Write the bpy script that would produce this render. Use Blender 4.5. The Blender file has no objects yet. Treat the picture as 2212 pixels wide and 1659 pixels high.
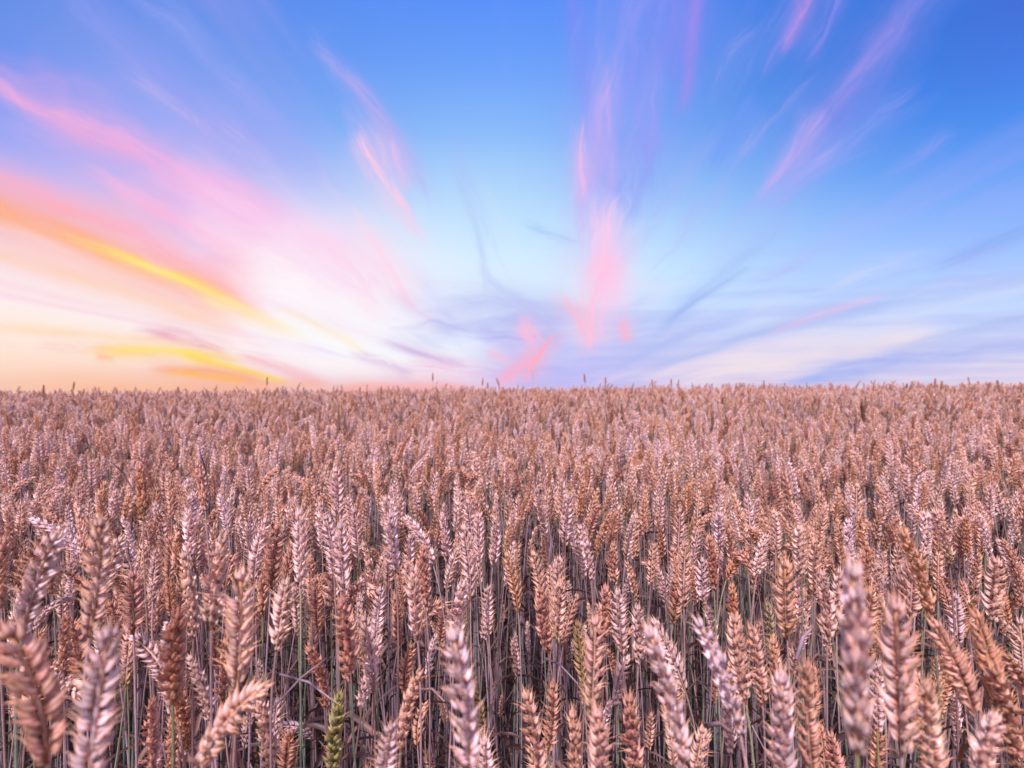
import bpy, math, random
import numpy as np
from mathutils import Vector, Matrix, Quaternion

# ------------------------------------------------------------------ camera
SC = bpy.context.scene
COL = SC.collection
CAMZ = 0.95
cam_d = bpy.data.cameras.new('camera')
cam = bpy.data.objects.new('camera', cam_d)
COL.objects.link(cam)
cam.location = (0, 0, CAMZ)
cam.rotation_euler = (math.radians(90), 0, 0)
cam_d.sensor_width = 36
cam_d.lens = 18
cam_d.clip_start = 0.01
cam_d.clip_end = 9000
cam_d.dof.use_dof = True
cam_d.dof.focus_distance = 0.78
cam_d.dof.aperture_fstop = 5.8
SC.camera = cam

# ------------------------------------------------------------------ world, fill light, exposure
FILL_EL, FILL_AZ = math.radians(54), math.radians(-162)     # fill light added to brighten the wheat, from behind, over the left shoulder
world = bpy.data.worlds.new('World')
SC.world = world
world.use_nodes = True
wn = world.node_tree
sky_n = wn.nodes.new('ShaderNodeTexSky')
sky_n.sky_type = 'NISHITA'
sky_n.sun_disc = False
sky_n.sun_elevation = FILL_EL
sky_n.sun_rotation = FILL_AZ
wn.links.new(sky_n.outputs[0], wn.nodes['Background'].inputs[0])
wn.nodes['Background'].inputs[1].default_value = 0.05
try:
    world.cycles.sampling_method = 'NONE'
except Exception:
    pass
sl = bpy.data.lights.new('fill_light', 'SUN')
sl.energy = 5.0
sl.angle = math.radians(6)
sl.color = (0.91, 0.80, 1.0)
fill_light = bpy.data.objects.new('fill_light', sl)
COL.objects.link(fill_light)
FILL_DIR = Vector((math.sin(FILL_AZ) * math.cos(FILL_EL), math.cos(FILL_AZ) * math.cos(FILL_EL), math.sin(FILL_EL)))
fill_light.rotation_euler = (-FILL_DIR).to_track_quat('-Z', 'Y').to_euler()
SC.view_settings.view_transform = 'Standard'
SC.view_settings.look = 'None'
SC.view_settings.exposure = 0.0
SC.view_settings.gamma = 1.0
SKY_GAIN_BACK = 1.3        # unseen sky behind the camera: pink twilight arch, brightened to light the wheat

# ------------------------------------------------------------------ helpers
def lin(c):
    c = np.asarray(c, float) / 255.0
    return np.where(c <= 0.04045, c / 12.92, ((c + 0.055) / 1.055) ** 2.4)

def tag(o, label=None, cat=None, group=None, kind=None):
    if label: o['label'] = label
    if cat: o['category'] = cat
    if group: o['group'] = group
    if kind: o['kind'] = kind
    return o

def link(o, parent=None):
    COL.objects.link(o)
    if parent is not None: o.parent = parent
    return o

def new_mat(name):
    m = bpy.data.materials.new(name)
    m.use_nodes = True
    m.node_tree.nodes.clear()
    return m, m.node_tree

def nd(nt, t, **kw):
    n = nt.nodes.new(t)
    for k, v in kw.items(): setattr(n, k, v)
    return n

def smooth(a, b, x):
    t = np.clip((x - a) / (b - a), 0, 1)
    return t * t * (3 - 2 * t)

# value noise with numpy
def vnoise(x, y, seed):
    xi = np.floor(x).astype(np.int64); yi = np.floor(y).astype(np.int64)
    xf = x - xi; yf = y - yi
    xf = xf * xf * (3 - 2 * xf); yf = yf * yf * (3 - 2 * yf)
    def h(a, b):
        n = (a * 374761393 + b * 668265263 + seed * 1442695041) & 0xffffffff
        n = ((n ^ (n >> 13)) * 1274126177) & 0xffffffff
        n = n ^ (n >> 16)
        return (n & 0xffff) / 65535.0
    return (h(xi, yi) * (1 - xf) + h(xi + 1, yi) * xf) * (1 - yf) + (h(xi, yi + 1) * (1 - xf) + h(xi + 1, yi + 1) * xf) * yf

def fbm(x, y, seed, oct=4):
    s = 0; a = 0.5; tot = 0
    for i in range(oct):
        s = s + a * vnoise(x * 2 ** i + 17.3 * i, y * 2 ** i + 9.1 * i, seed + i)
        tot += a; a *= 0.5
    return s / tot

# ------------------------------------------------------------------ the lie of the land
PROF_D = [-3.0, 0.0, .3, .6, 1.1, 2.3, 3.4, 5.5, 8.0, 14.0, 40.0, 200., 3000.]
PROF_H = [-.26, -.22, -.2, -.255, -.24, -.175, -.095, -.035, -.15, -.75, -3.0, -14., -60.]
CROP = 0.74
_pd = np.linspace(-3, 40, 4300)
_ph = np.interp(_pd, PROF_D, PROF_H)
_k = np.hanning(61); _k /= _k.sum()
_phs = np.convolve(np.pad(_ph, 30, mode='edge'), _k, mode='valid')
def ground_z(x, y):
    h = np.where(np.asarray(y) < 39, np.interp(y, _pd, _phs), np.interp(y, PROF_D, PROF_H))
    tilt = np.clip(x, -12, 12) * 0.0085 * np.clip(np.asarray(y) / 5.0, 0, 1)
    return CAMZ + h - CROP + tilt

# ------------------------------------------------------------------ sky dome
def build_sky():
    R = 4000.0
    az = np.concatenate([np.arange(-180, -58, 4.0), np.arange(-58, 58, 0.14), np.arange(58, 180.01, 4.0)])
    az[-1] = 180.0
    el = np.concatenate([np.arange(-6, -1.2, 1.2), np.arange(-1.2, 42, 0.14), np.arange(42, 89, 3.0), [90.0]])
    A, E = np.meshgrid(np.radians(az), np.radians(el))
    X = np.sin(A) * np.cos(E); Y = np.cos(A) * np.cos(E); Z = np.sin(E)
    azd = np.degrees(A); eld = np.degrees(E)
    def ramp(stops):
        e = [s[0] for s in stops]; c = lin([s[1] for s in stops])
        return np.stack([np.interp(eld, e, c[:, k]) for k in range(3)], -1)
    left = ramp([(0, (255, 218, 198)), (3, (255, 228, 216)), (6.5, (255, 238, 236)), (10.8, (250, 222, 240)), (14.3, (196, 188, 250)),
                 (18.7, (140, 165, 246)), (23.5, (112, 150, 242)), (27.9, (96, 142, 232)), (45, (80, 125, 225)), (90, (70, 110, 210))])
    cen = ramp([(0, (214, 200, 246)), (4.1, (200, 205, 249)), (7.7, (208, 230, 250)), (11.7, (214, 243, 252)), (16.6, (188, 226, 252)),
                (21.2, (156, 202, 252)), (25.6, (126, 180, 252)), (31.5, (108, 162, 252)), (36.8, (94, 148, 251)), (60, (60, 115, 235)), (90, (70, 110, 210))])
    right = ramp([(0, (228, 216, 238)), (2.9, (214, 215, 245)), (6.5, (192, 213, 252)), (10.1, (165, 197, 253)), (13.6, (136, 177, 250)),
                  (18.7, (92, 152, 243)), (23.5, (60, 130, 232)), (27.9, (48, 116, 220)), (60, (40, 100, 205)), (90, (70, 110, 210))])
    back = ramp([(0, (215, 175, 220)), (10, (235, 190, 235)), (25, (215, 190, 245)), (50, (165, 175, 245)), (75, (90, 130, 228)), (90, (70, 110, 210))])
    aa = np.abs(azd)
    wl = smooth(0, 47, aa)[..., None]
    side = np.where((azd < 0)[..., None], left, right)
    C = cen * (1 - wl) + side * wl
    wb = smooth(58, 130, aa)[..., None]
    gain = 1 + (SKY_GAIN_BACK - 1) * smooth(60, 150, aa)[..., None] * (1 - smooth(55, 88, eld))[..., None]
    C = (C * (1 - wb) + back * wb) * gain
    T = np.ones(X.shape)        # how much of the world's own sky shows through the clouds
    # tangent-plane coordinates of the view direction, in units of a 2212-wide chart looking along +Y
    front = Y > 0.25
    Ys = np.where(front, Y, 1.0)
    U = np.where(front, X / Ys * 1106 + 1106, -9999.)
    V = np.where(front, 829 - Z / Ys * 1106, -9999.)
    fm = smooth(0.30, 0.5, Y)
    # broad bright glow above the place of the sunset
    def mix(C, col, w):
        w = np.clip(w, 0, 1)[..., None]
        return C * (1 - w) + lin(col) * w
    def gauss(cx, cy, sx, sy, ang=0):
        a = math.radians(ang); ca, sa = math.cos(a), math.sin(a)
        dx = U - cx; dy = V - cy
        p = (dx * ca + dy * sa) / sx; q = (-dx * sa + dy * ca) / sy
        return np.exp(-(p * p + q * q)) * fm
    C = mix(C, (255, 232, 240), .85 * gauss(590, 635, 420, 150, 22))
    C = mix(C, (255, 244, 252), .8 * gauss(720, 610, 300, 120, 22))
    C = mix(C, (255, 255, 255), 1.0 * gauss(770, 690, 340, 130, 8))
    C = mix(C, (255, 255, 255), .8 * gauss(560, 720, 300, 65, 4))
    C = mix(C, (255, 242, 236), .5 * gauss(120, 690, 300, 90, 6))
    C = mix(C, (255, 246, 246), .6 * gauss(860, 620, 180, 130, 20))
    C = mix(C, (190, 190, 251), .38 * gauss(470, 320, 430, 130, 36))
    C = mix(C, (200, 230, 253), .55 * gauss(1020, 520, 360, 230))
    C = mix(C, (232, 244, 254), .45 * gauss(1010, 640, 260, 110))
    # general thin streaks of high cirrus, all parallel overhead, so they fan out from the horizon
    zc = np.maximum(Z, 0) + 0.045
    cu = (X - 0.04 * Y) / zc; cv = Y / zc
    warp = fbm(cu * 0.9, cv * 0.25, 5) * 1.6
    s1 = fbm(cu * 2.3 + warp, cv * 0.22, 11, 5)
    s2 = fbm(cu * 6.0 + warp * 2, cv * 0.45, 31, 4)
    st = smooth(.50, .78, s1 * .7 + s2 * .3)
    tint_w = smooth(200, 900, U)[..., None]
    streak = lin((250, 190, 225)) * (1 - tint_w) + lin((185, 178, 250)) * tint_w
    w = (st * (.34 - .16 * smooth(1400, 2100, U)) * fm * smooth(0, 4, eld))[..., None]
    C = C * (1 - w) + streak * w
    # low drawn-out veils on the right
    s3 = fbm(cu * .5 + 3, cv * 1.0 + cu * .30, 77, 5)
    w = smooth(.5, .68, s3) * .38 * fm * smooth(900, 1250, U) * (1 - smooth(9, 17, eld))
    C = mix(C, (170, 180, 240), w)
    w = smooth(.52, .7, 1 - s3) * .28 * fm * smooth(1000, 1400, U) * (1 - smooth(7, 14, eld))
    C = mix(C, (246, 232, 240), w)
    stn = [0]
    def stroke(x0, y0, x1, y1, w0, w1, col, op, bend=0, rough=.6, end=.16, fine=1.0):
        band(x0, y0, x1, y1, w0 * 2.6, w1 * 2.6, col, op * .34, bend, rough * .6, end * 1.5, fine)
        band(x0, y0, x1, y1, w0 * 1.25, w1 * 1.25, col, op * .80, bend, rough, end * 1.2, fine)
    def band(x0, y0, x1, y1, w0, w1, col, op, bend=0, rough=.6, end=.16, fine=1.0):
        nonlocal C
        stn[0] += 1
        sd = 100 + stn[0] * 7
        L = math.hypot(x1 - x0, y1 - y0); dx, dy = (x1 - x0) / L, (y1 - y0) / L
        m = (np.abs(U - (x0 + x1) / 2) < abs(x1 - x0) / 2 + 230) & (np.abs(V - (y0 + y1) / 2) < abs(y1 - y0) / 2 + 230)
        if not m.any(): return
        u = U[m]; v = V[m]
        t = ((u - x0) * dx + (v - y0) * dy) / L
        a = -(u - x0) * dy + (v - y0) * dx
        wob = (fbm(t * L / 130., a / 90., sd, 3) - .5)
        tt = np.clip(t, -.3, 1.3)
        a = a - bend * 4 * tt * (1 - tt) - wob * (w0 + w1) * .7
        sg = np.maximum(w0 + (w1 - w0) * np.clip(t, 0, 1), 2.0)
        g = np.exp(-np.abs(a / sg) ** 1.7)
        ew = (fbm(a / (sg * .8), t * 2, sd + 3, 3) - .5) * end * 2.2
        win = smooth(-end, end, t + ew) * smooth(-end, end, 1 - t + ew)
        aw = a + (fbm(t * L / 70., a / 30., sd + 5, 3) - .5) * 26
        n1 = fbm(t * L / 130., aw / (sg * .5), sd + 1, 4)
        n2 = fbm(t * L / 75., aw / 6.0 * fine, sd + 2, 5)
        nn = smooth(.28, .72, n1 * .5 + n2 * .5)
        if rough >= .7: nn = smooth(.38, .64, n1 * .5 + n2 * .5)
        n = (1 - rough) * 1.0 + rough * (nn * 1.55 + .08)
        ww = np.clip(op * g * win * n, 0, 1)[..., None] * fm[m][..., None]
        C[m] = C[m] * (1 - ww) + lin(col) * ww
        T[m] = T[m] * (1 - ww[..., 0])
    S = stroke
    # ---- left side: long pink and orange bands
    S(150, -30, 560, 330, 22, 34, (150, 160, 244), .55, 10)
    S(290, -20, 700, 380, 14, 30, (160, 170, 246), .5, -10)
    S(0, 262, 420, 470, 40, 55, (178, 176, 248), .55, -10)
    S(-60, 160, 620, 510, 12, 42, (246, 178, 226), .85, -18, .5, .1)
    S(30, 215, 260, 330, 10, 16, (240, 170, 215), .4, 0)
    S(400, 400, 720, 560, 20, 40, (253, 203, 240), .75, -8)
    S(230, 392, 470, 520, 9, 26, (255, 188, 232), .75, 4, .5)
    S(290, 455, 480, 560, 9, 9, (190, 200, 250), .5, -4)
    S(440, 500, 760, 640, 30, 46, (255, 222, 243), .75, 0)
    S(-80, 372, 560, 650, 34, 40, (255, 178, 202), .95, -12, .35, .08)
    S(-60, 430, 520, 662, 24, 22, (255, 176, 142), .9, -10, .35, .08)
    S(-60, 452, 330, 596, 16, 10, (255, 168, 100), .8, -6, .5, .1)
    S(190, 528, 540, 672, 7, 6, (255, 230, 90), .85, -8, .45, .2)
    S(260, 556, 470, 640, 4, 4, (255, 246, 130), .6, -4, .4, .2)
    S(540, 600, 900, 700, 60, 40, (255, 250, 252), .8, 0, .4)
    S(430, 640, 640, 720, 10, 8, (255, 238, 180), .6, 0)
    S(610, 668, 775, 748, 4, 6, (255, 240, 175), .6, -5, .6)
    S(-60, 530, 440, 690, 14, 12, (255, 208, 160), .6, -8, .5)
    S(-40, 480, 300, 600, 14, 20, (255, 214, 205), .5, 0)
    S(-60, 700, 400, 740, 9, 8, (255, 214, 170), .55, 0, .6)
    S(110, 742, 330, 765, 8, 6, (250, 200, 185), .45, 0, .9)
    wr = random.Random(12)
    for _ in range(90):      # fine fibres fanning out from the horizon
        an = math.radians(wr.uniform(-82, 82)); r0 = wr.uniform(160, 1050); ll = wr.uniform(90, 300)
        ox, oy = 1150 + wr.uniform(-60, 60), 850
        x0 = ox + math.sin(an) * r0; y0 = oy - math.cos(an) * r0; x1 = ox + math.sin(an) * (r0 + ll); y1 = oy - math.cos(an) * (r0 + ll)
        if 800 < x0 < 1230 and y0 < 520: continue
        if x0 < 950: cc = (250, 205, 236) if y0 > 250 else (172, 180, 248)
        elif y0 > 620: cc = (176, 190, 244) if wr.random() < .6 else (236, 226, 244)
        else: cc = (188, 176, 246)
        S(x0, y0, x1, y1, wr.uniform(4, 8), wr.uniform(7, 16), cc, wr.uniform(.10, .24), wr.uniform(-10, 10), .9, .3)
    # ---- low yellow bank near the horizon
    S(330, 722, 480, 756, 10, 12, (240, 178, 196), .85, -6, .8, .2)
    S(300, 712, 400, 720, 5, 5, (240, 195, 210), .5, 0, 1)
    S(215, 757, 520, 775, 10, 6, (255, 210, 130), .75, -4, .5, .1)
    S(240, 754, 450, 768, 6, 5, (255, 232, 110), .75, -3, .5, .12)
    S(208, 768, 245, 774, 5, 4, (248, 186, 140), .6, 0, .6, .2)
    S(400, 770, 612, 824, 5.5, 3.5, (255, 236, 20), 1.0, -3, .2, .08)
    S(420, 780, 600, 826, 9, 6, (255, 200, 120), .6, 4)
    S(335, 792, 560, 822, 8, 9, (248, 168, 150), .9, -3, .5, .1)
    S(360, 803, 520, 822, 5, 6, (255, 190, 70), .9, 0, .5, .15)
    S(540, 775, 700, 836, 9, 9, (248, 182, 196), .8, -3, .6, .15)
    S(100, 842, 760, 838, 16, 12, (255, 172, 125), .7, 0, .35, .2)
    S(760, 838, 1010, 836, 12, 9, (255, 160, 150), .9, 0, .4, .2)
    S(0, 830, 400, 830, 22, 22, (255, 208, 178), .35, 0, .2)
    # ---- wisp left of the middle
    S(705, 120, 905, 420, 8, 16, (190, 172, 240), .7, -22, .8, .14)
    S(760, 240, 840, 360, 10, 18, (205, 185, 245), .5, 0, .9)
    S(785, 310, 905, 505, 18, 7, (255, 204, 232), .85, 6, .85, .14)
    S(840, 300, 880, 400, 9, 9, (235, 195, 238), .5, 0, .8)
    S(670, 490, 830, 640, 26, 34, (255, 215, 238), .65, 0, .8)
    S(785, 480, 880, 650, 11, 26, (255, 218, 236), .75, -4, .7)
    S(860, 640, 960, 710, 14, 10, (250, 208, 235), .5, 0, .8)
    # ---- violet threads in the middle
    S(985, 380, 1052, 612, 6, 5, (176, 190, 242), .34, -8, .6)
    S(1045, 590, 1180, 690, 6, 14, (172, 182, 238), .55, 6, .7)
    S(1140, 486, 1250, 520, 6, 6, (160, 188, 240), .42, 2, .8)
    S(890, 690, 1200, 690, 26, 26, (186, 190, 242), .75, 0, .62, .2, .6)
    S(1000, 640, 1260, 668, 14, 22, (190, 198, 244), .6, 0, .65)
    S(1040, 730, 1220, 720, 20, 26, (178, 178, 240), .7, 0, .65)
    S(840, 738, 985, 788, 5, 6, (206, 176, 224), .8, 3, .6)
    S(770, 765, 880, 806, 6, 10, (220, 185, 226), .65, 0, .8)
    S(900, 790, 1080, 815, 14, 14, (245, 190, 220), .6, 0, .9)
    S(1060, 808, 1480, 790, 38, 46, (184, 184, 246), .85, 0, .3)
    S(1250, 740, 1520, 700, 20, 26, (184, 196, 246), .6, 0, .8)
    # ---- tall pink column right of the middle
    S(1228, -60, 1275, 260, 9, 14, (128, 140, 246), .6, 0, .6)
    S(1400, -60, 1350, 470, 46, 62, (140, 155, 248), .65, 0, .6, .12)
    S(1318, 120, 1268, 460, 15, 28, (186, 172, 246), .75, -6, .7, .14)
    S(1312, 200, 1316, 400, 5, 9, (205, 172, 242), .55, 0, .7)
    S(1262, 290, 1258, 420, 8, 10, (242, 186, 236), .75, 0, .7, .25)
    S(1420, 120, 1400, 360, 9, 20, (160, 160, 246), .5, 0, .7)
    S(1512, -80, 1478, 200, 12, 9, (172, 140, 236), .7, -4, .6, .15)
    S(1440, -80, 1440, 160, 40, 30, (138, 140, 242), .5, 0, .7)
    S(1270, 410, 1300, 590, 18, 40, (208, 192, 250), .8, 0, .7)
    S(1288, 440, 1316, 640, 12, 24, (250, 212, 242), .7, 4, .95, .15)
    S(1326, 470, 1322, 650, 14, 22, (254, 203, 238), .95, 8, .7, .3)
    S(1305, 560, 1278, 742, 28, 16, (255, 200, 230), 1.0, 5, .7, .1)
    S(1228, 640, 1282, 748, 12, 12, (255, 190, 212), .85, -5, .9, .25)
    S(1345, 695, 1352, 738, 10, 7, (255, 182, 206), .85, 0, .8, .2)
    S(1120, 700, 1165, 742, 18, 16, (252, 190, 222), .85, 0, 1.0, .3)
    S(1198, 728, 1140, 812, 6, 11, (255, 174, 196), .85, 5, .8, .25)
    S(1168, 758, 1080, 820, 10, 12, (255, 176, 202), .9, -4, .8, .14)
    S(1055, 757, 1098, 778, 6, 6, (255, 190, 215), .6, 0, .8)
    # ---- right: streaks fanning to the upper right
    S(1760, -60, 1688, 100, 13, 7, (205, 150, 226), .9, -4, .7, .12)
    S(1720, 40, 1650, 150, 8, 7, (140, 145, 240), .55, 0, .7)
    S(1830, -40, 1740, 120, 12, 14, (140, 142, 238), .6, 0, .9)
    S(2050, -60, 1780, 290, 38, 30, (126, 140, 236), .62, 8, .6, .14)
    S(1960, 20, 1700, 350, 12, 14, (168, 150, 234), .5, -4, .7)
    S(1770, 250, 1655, 402, 18, 7, (200, 176, 244), .65, -6, .7, .14)
    S(1960, 210, 1690, 430, 18, 10, (146, 162, 246), .6, 4, .6)
    S(1800, 320, 1660, 450, 8, 10, (180, 178, 246), .45, 0, .7)
    S(1630, 210, 1530, 360, 12, 12, (120, 155, 250), .55, 0, .7)
    # ---- right: low blue and cream bands
    S(1700, 480, 1420, 720, 12, 10, (165, 190, 246), .45, 10, .6)
    S(1600, 590, 1440, 700, 4, 5, (160, 184, 240), .65, 6, .5)
    S(1320, 830, 1780, 715, 10, 22, (244, 226, 238), .6, -10, .5)
    S(1460, 832, 1980, 738, 20, 22, (246, 228, 232), .75, -8, .35, .1)
    S(1390, 800, 1930, 655, 7, 12, (170, 188, 242), .7, -14, .6, .12)
    S(1350, 780, 1600, 690, 8, 12, (176, 190, 244), .6, -8, .6)
    S(1560, 735, 2260, 610, 8, 10, (178, 196, 246), .55, -10, .6, .12)
    S(1680, 712, 1880, 645, 4, 5, (236, 196, 232), .6, -4, .6)
    S(1700, 828, 2280, 752, 11, 14, (168, 184, 244), .95, -12, .5, .1)
    S(1770, 795, 1960, 766, 9, 9, (166, 180, 244), .7, 0, .7)
    S(1950, 752, 2280, 678, 6, 10, (172, 190, 240), .55, -6, .6)
    S(1850, 835, 2280, 800, 14, 22, (226, 216, 240), .6, 0, .5)
    S(2040, 570, 2290, 470, 8, 12, (128, 162, 238), .45, 0, .6)
    S(1950, 690, 2290, 600, 8, 10, (215, 224, 252), .5, 0, .6)
    # the dome adds only what the world's sky lacks
    ne = [0, 3, 8, 14, 20, 30, 40, 90]
    nv = np.array([(.23, .25, .20), (.22, .27, .27), (.16, .22, .27), (.105, .155, .22), (.085, .13, .2), (.06, .095, .165), (.05, .08, .14), (.05, .08, .14)])
    N = np.stack([np.interp(eld, ne, nv[:, k]) for k in range(3)], -1)
    C = np.maximum(C - N * T[..., None], 0)
    # mesh
    nr, ncol = X.shape
    co = np.stack([X, Y, Z], -1).reshape(-1, 3) * R
    co[:, 2] += CAMZ
    i = np.arange((nr - 1) * (ncol - 1))
    r = i // (ncol - 1); c = i % (ncol - 1)
    a = r * ncol + c
    quads = np.stack([a, a + ncol, a + ncol + 1, a + 1], -1)
    me = bpy.data.meshes.new('sky')
    me.vertices.add(len(co)); me.vertices.foreach_set('co', co.ravel())
    me.loops.add(quads.size); me.loops.foreach_set('vertex_index', quads.ravel().astype(np.int32))
    me.polygons.add(len(quads)); me.polygons.foreach_set('loop_start', (np.arange(len(quads)) * 4).astype(np.int32))
    me.update(); me.validate()
    ta = me.attributes.new('clearness', 'FLOAT', 'POINT')
    ta.data.foreach_set('value', T.ravel().astype(np.float32))
    ca = me.attributes.new('radiance', 'FLOAT_COLOR', 'POINT')
    ca.data.foreach_set('color', np.concatenate([C.reshape(-1, 3), np.ones((len(co), 1))], 1).ravel().astype(np.float32))
    me.polygons.foreach_set('use_smooth', np.ones(len(quads), bool))
    m, nt = new_mat('sky_light')
    at = nd(nt, 'ShaderNodeAttribute', attribute_name='radiance')
    em = nd(nt, 'ShaderNodeEmission'); out = nd(nt, 'ShaderNodeOutputMaterial')
    nt.links.new(at.outputs['Color'], em.inputs[0]); tp = nd(nt, 'ShaderNodeBsdfTransparent'); ad = nd(nt, 'ShaderNodeAddShader')      # the air is clear: the fill light and the world's sky pass through
    at2 = nd(nt, 'ShaderNodeAttribute', attribute_name='clearness'); nt.links.new(at2.outputs['Color'], tp.inputs[0])
    nt.links.new(em.outputs[0], ad.inputs[0]); nt.links.new(tp.outputs[0], ad.inputs[1]); nt.links.new(ad.outputs[0], out.inputs[0])
    m.cycles.emission_sampling = 'NONE'
    me.materials.append(m)
    o = bpy.data.objects.new('sky', me)
    link(o); tag(o, 'blue evening sky with pink, orange and yellow streaks of cloud', 'sky', kind='structure')
build_sky()

# ------------------------------------------------------------------ ground
def build_ground():
    xs = np.concatenate([-np.geomspace(3500, 16, 16), np.arange(-15, 15.01, 0.5), np.geomspace(16, 3500, 16)])
    ys = np.concatenate([-np.geomspace(3500, 4, 14), np.arange(-3, 16, 0.25), np.geomspace(17, 3500, 22)])
    X, Y = np.meshgrid(xs, ys)
    Z = ground_z(X, Y) + (fbm(X * 3, Y * 3, 3, 3) - .5) * .04
    nr, nc = X.shape
    co = np.stack([X, Y, Z], -1).reshape(-1, 3)
    faces = [(r * nc + c, r * nc + c + 1, (r + 1) * nc + c + 1, (r + 1) * nc + c) for r in range(nr - 1) for c in range(nc - 1)]
    me = bpy.data.meshes.new('ground'); me.from_pydata(co.tolist(), [], faces)
    me.polygons.foreach_set('use_smooth', np.ones(len(faces), bool))
    m, nt = new_mat('soil_and_straw')
    tc = nd(nt, 'ShaderNodeTexCoord')
    n1 = nd(nt, 'ShaderNodeTexNoise'); n1.inputs['Scale'].default_value = 14; n1.inputs['Detail'].default_value = 8
    n2 = nd(nt, 'ShaderNodeTexNoise'); n2.inputs['Scale'].default_value = 90; n2.inputs['Detail'].default_value = 4
    mp = nd(nt, 'ShaderNodeMapping'); mp.inputs['Scale'].default_value = (1, .25, 1)
    nt.links.new(tc.outputs['Object'], n1.inputs['Vector']); nt.links.new(tc.outputs['Object'], mp.inputs[0]); nt.links.new(mp.outputs[0], n2.inputs['Vector'])
    cr = nd(nt, 'ShaderNodeValToRGB')
    cr.color_ramp.elements[0].position = .35; cr.color_ramp.elements[0].color = (.016, .011, .009, 1)
    cr.color_ramp.elements[1].position = .72; cr.color_ramp.elements[1].color = (.045, .03, .022, 1)
    nt.links.new(n2.outputs[0], cr.inputs[0])
    mx = nd(nt, 'ShaderNodeMixRGB'); mx.inputs[2].default_value = (.02, .014, .011, 1)
    nt.links.new(n1.outputs[0], mx.inputs[0]); nt.links.new(cr.outputs[0], mx.inputs[1])
    bs = nd(nt, 'ShaderNodeBsdfPrincipled'); bs.inputs['Roughness'].default_value = .95
    # beyond the last stalks built one by one the sheet is the crop itself, straw coloured
    sy = nd(nt, 'ShaderNodeSeparateXYZ'); nt.links.new(tc.outputs['Object'], sy.inputs[0])
    fm_ = nd(nt, 'ShaderNodeMapRange'); fm_.inputs['From Min'].default_value = 9; fm_.inputs['From Max'].default_value = 14
    nt.links.new(sy.outputs[1], fm_.inputs['Value'])
    m3 = nd(nt, 'ShaderNodeMixRGB'); m3.inputs[2].default_value = (.55, .36, .26, 1)
    nt.links.new(fm_.outputs[0], m3.inputs[0]); nt.links.new(mx.outputs[0], m3.inputs[1])
    nt.links.new(m3.outputs[0], bs.inputs['Base Color'])
    bp = nd(nt, 'ShaderNodeBump'); bp.inputs['Strength'].default_value = .6; bp.inputs['Distance'].default_value = .02
    nt.links.new(n1.outputs[0], bp.inputs['Height']); nt.links.new(bp.outputs[0], bs.inputs['Normal'])
    out = nd(nt, 'ShaderNodeOutputMaterial'); nt.links.new(bs.outputs[0], out.inputs[0])
    me.materials.append(m)
    o = bpy.data.objects.new('ground', me); link(o)
    tag(o, 'dark soil under the wheat', 'ground', kind='structure')
build_ground()

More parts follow.
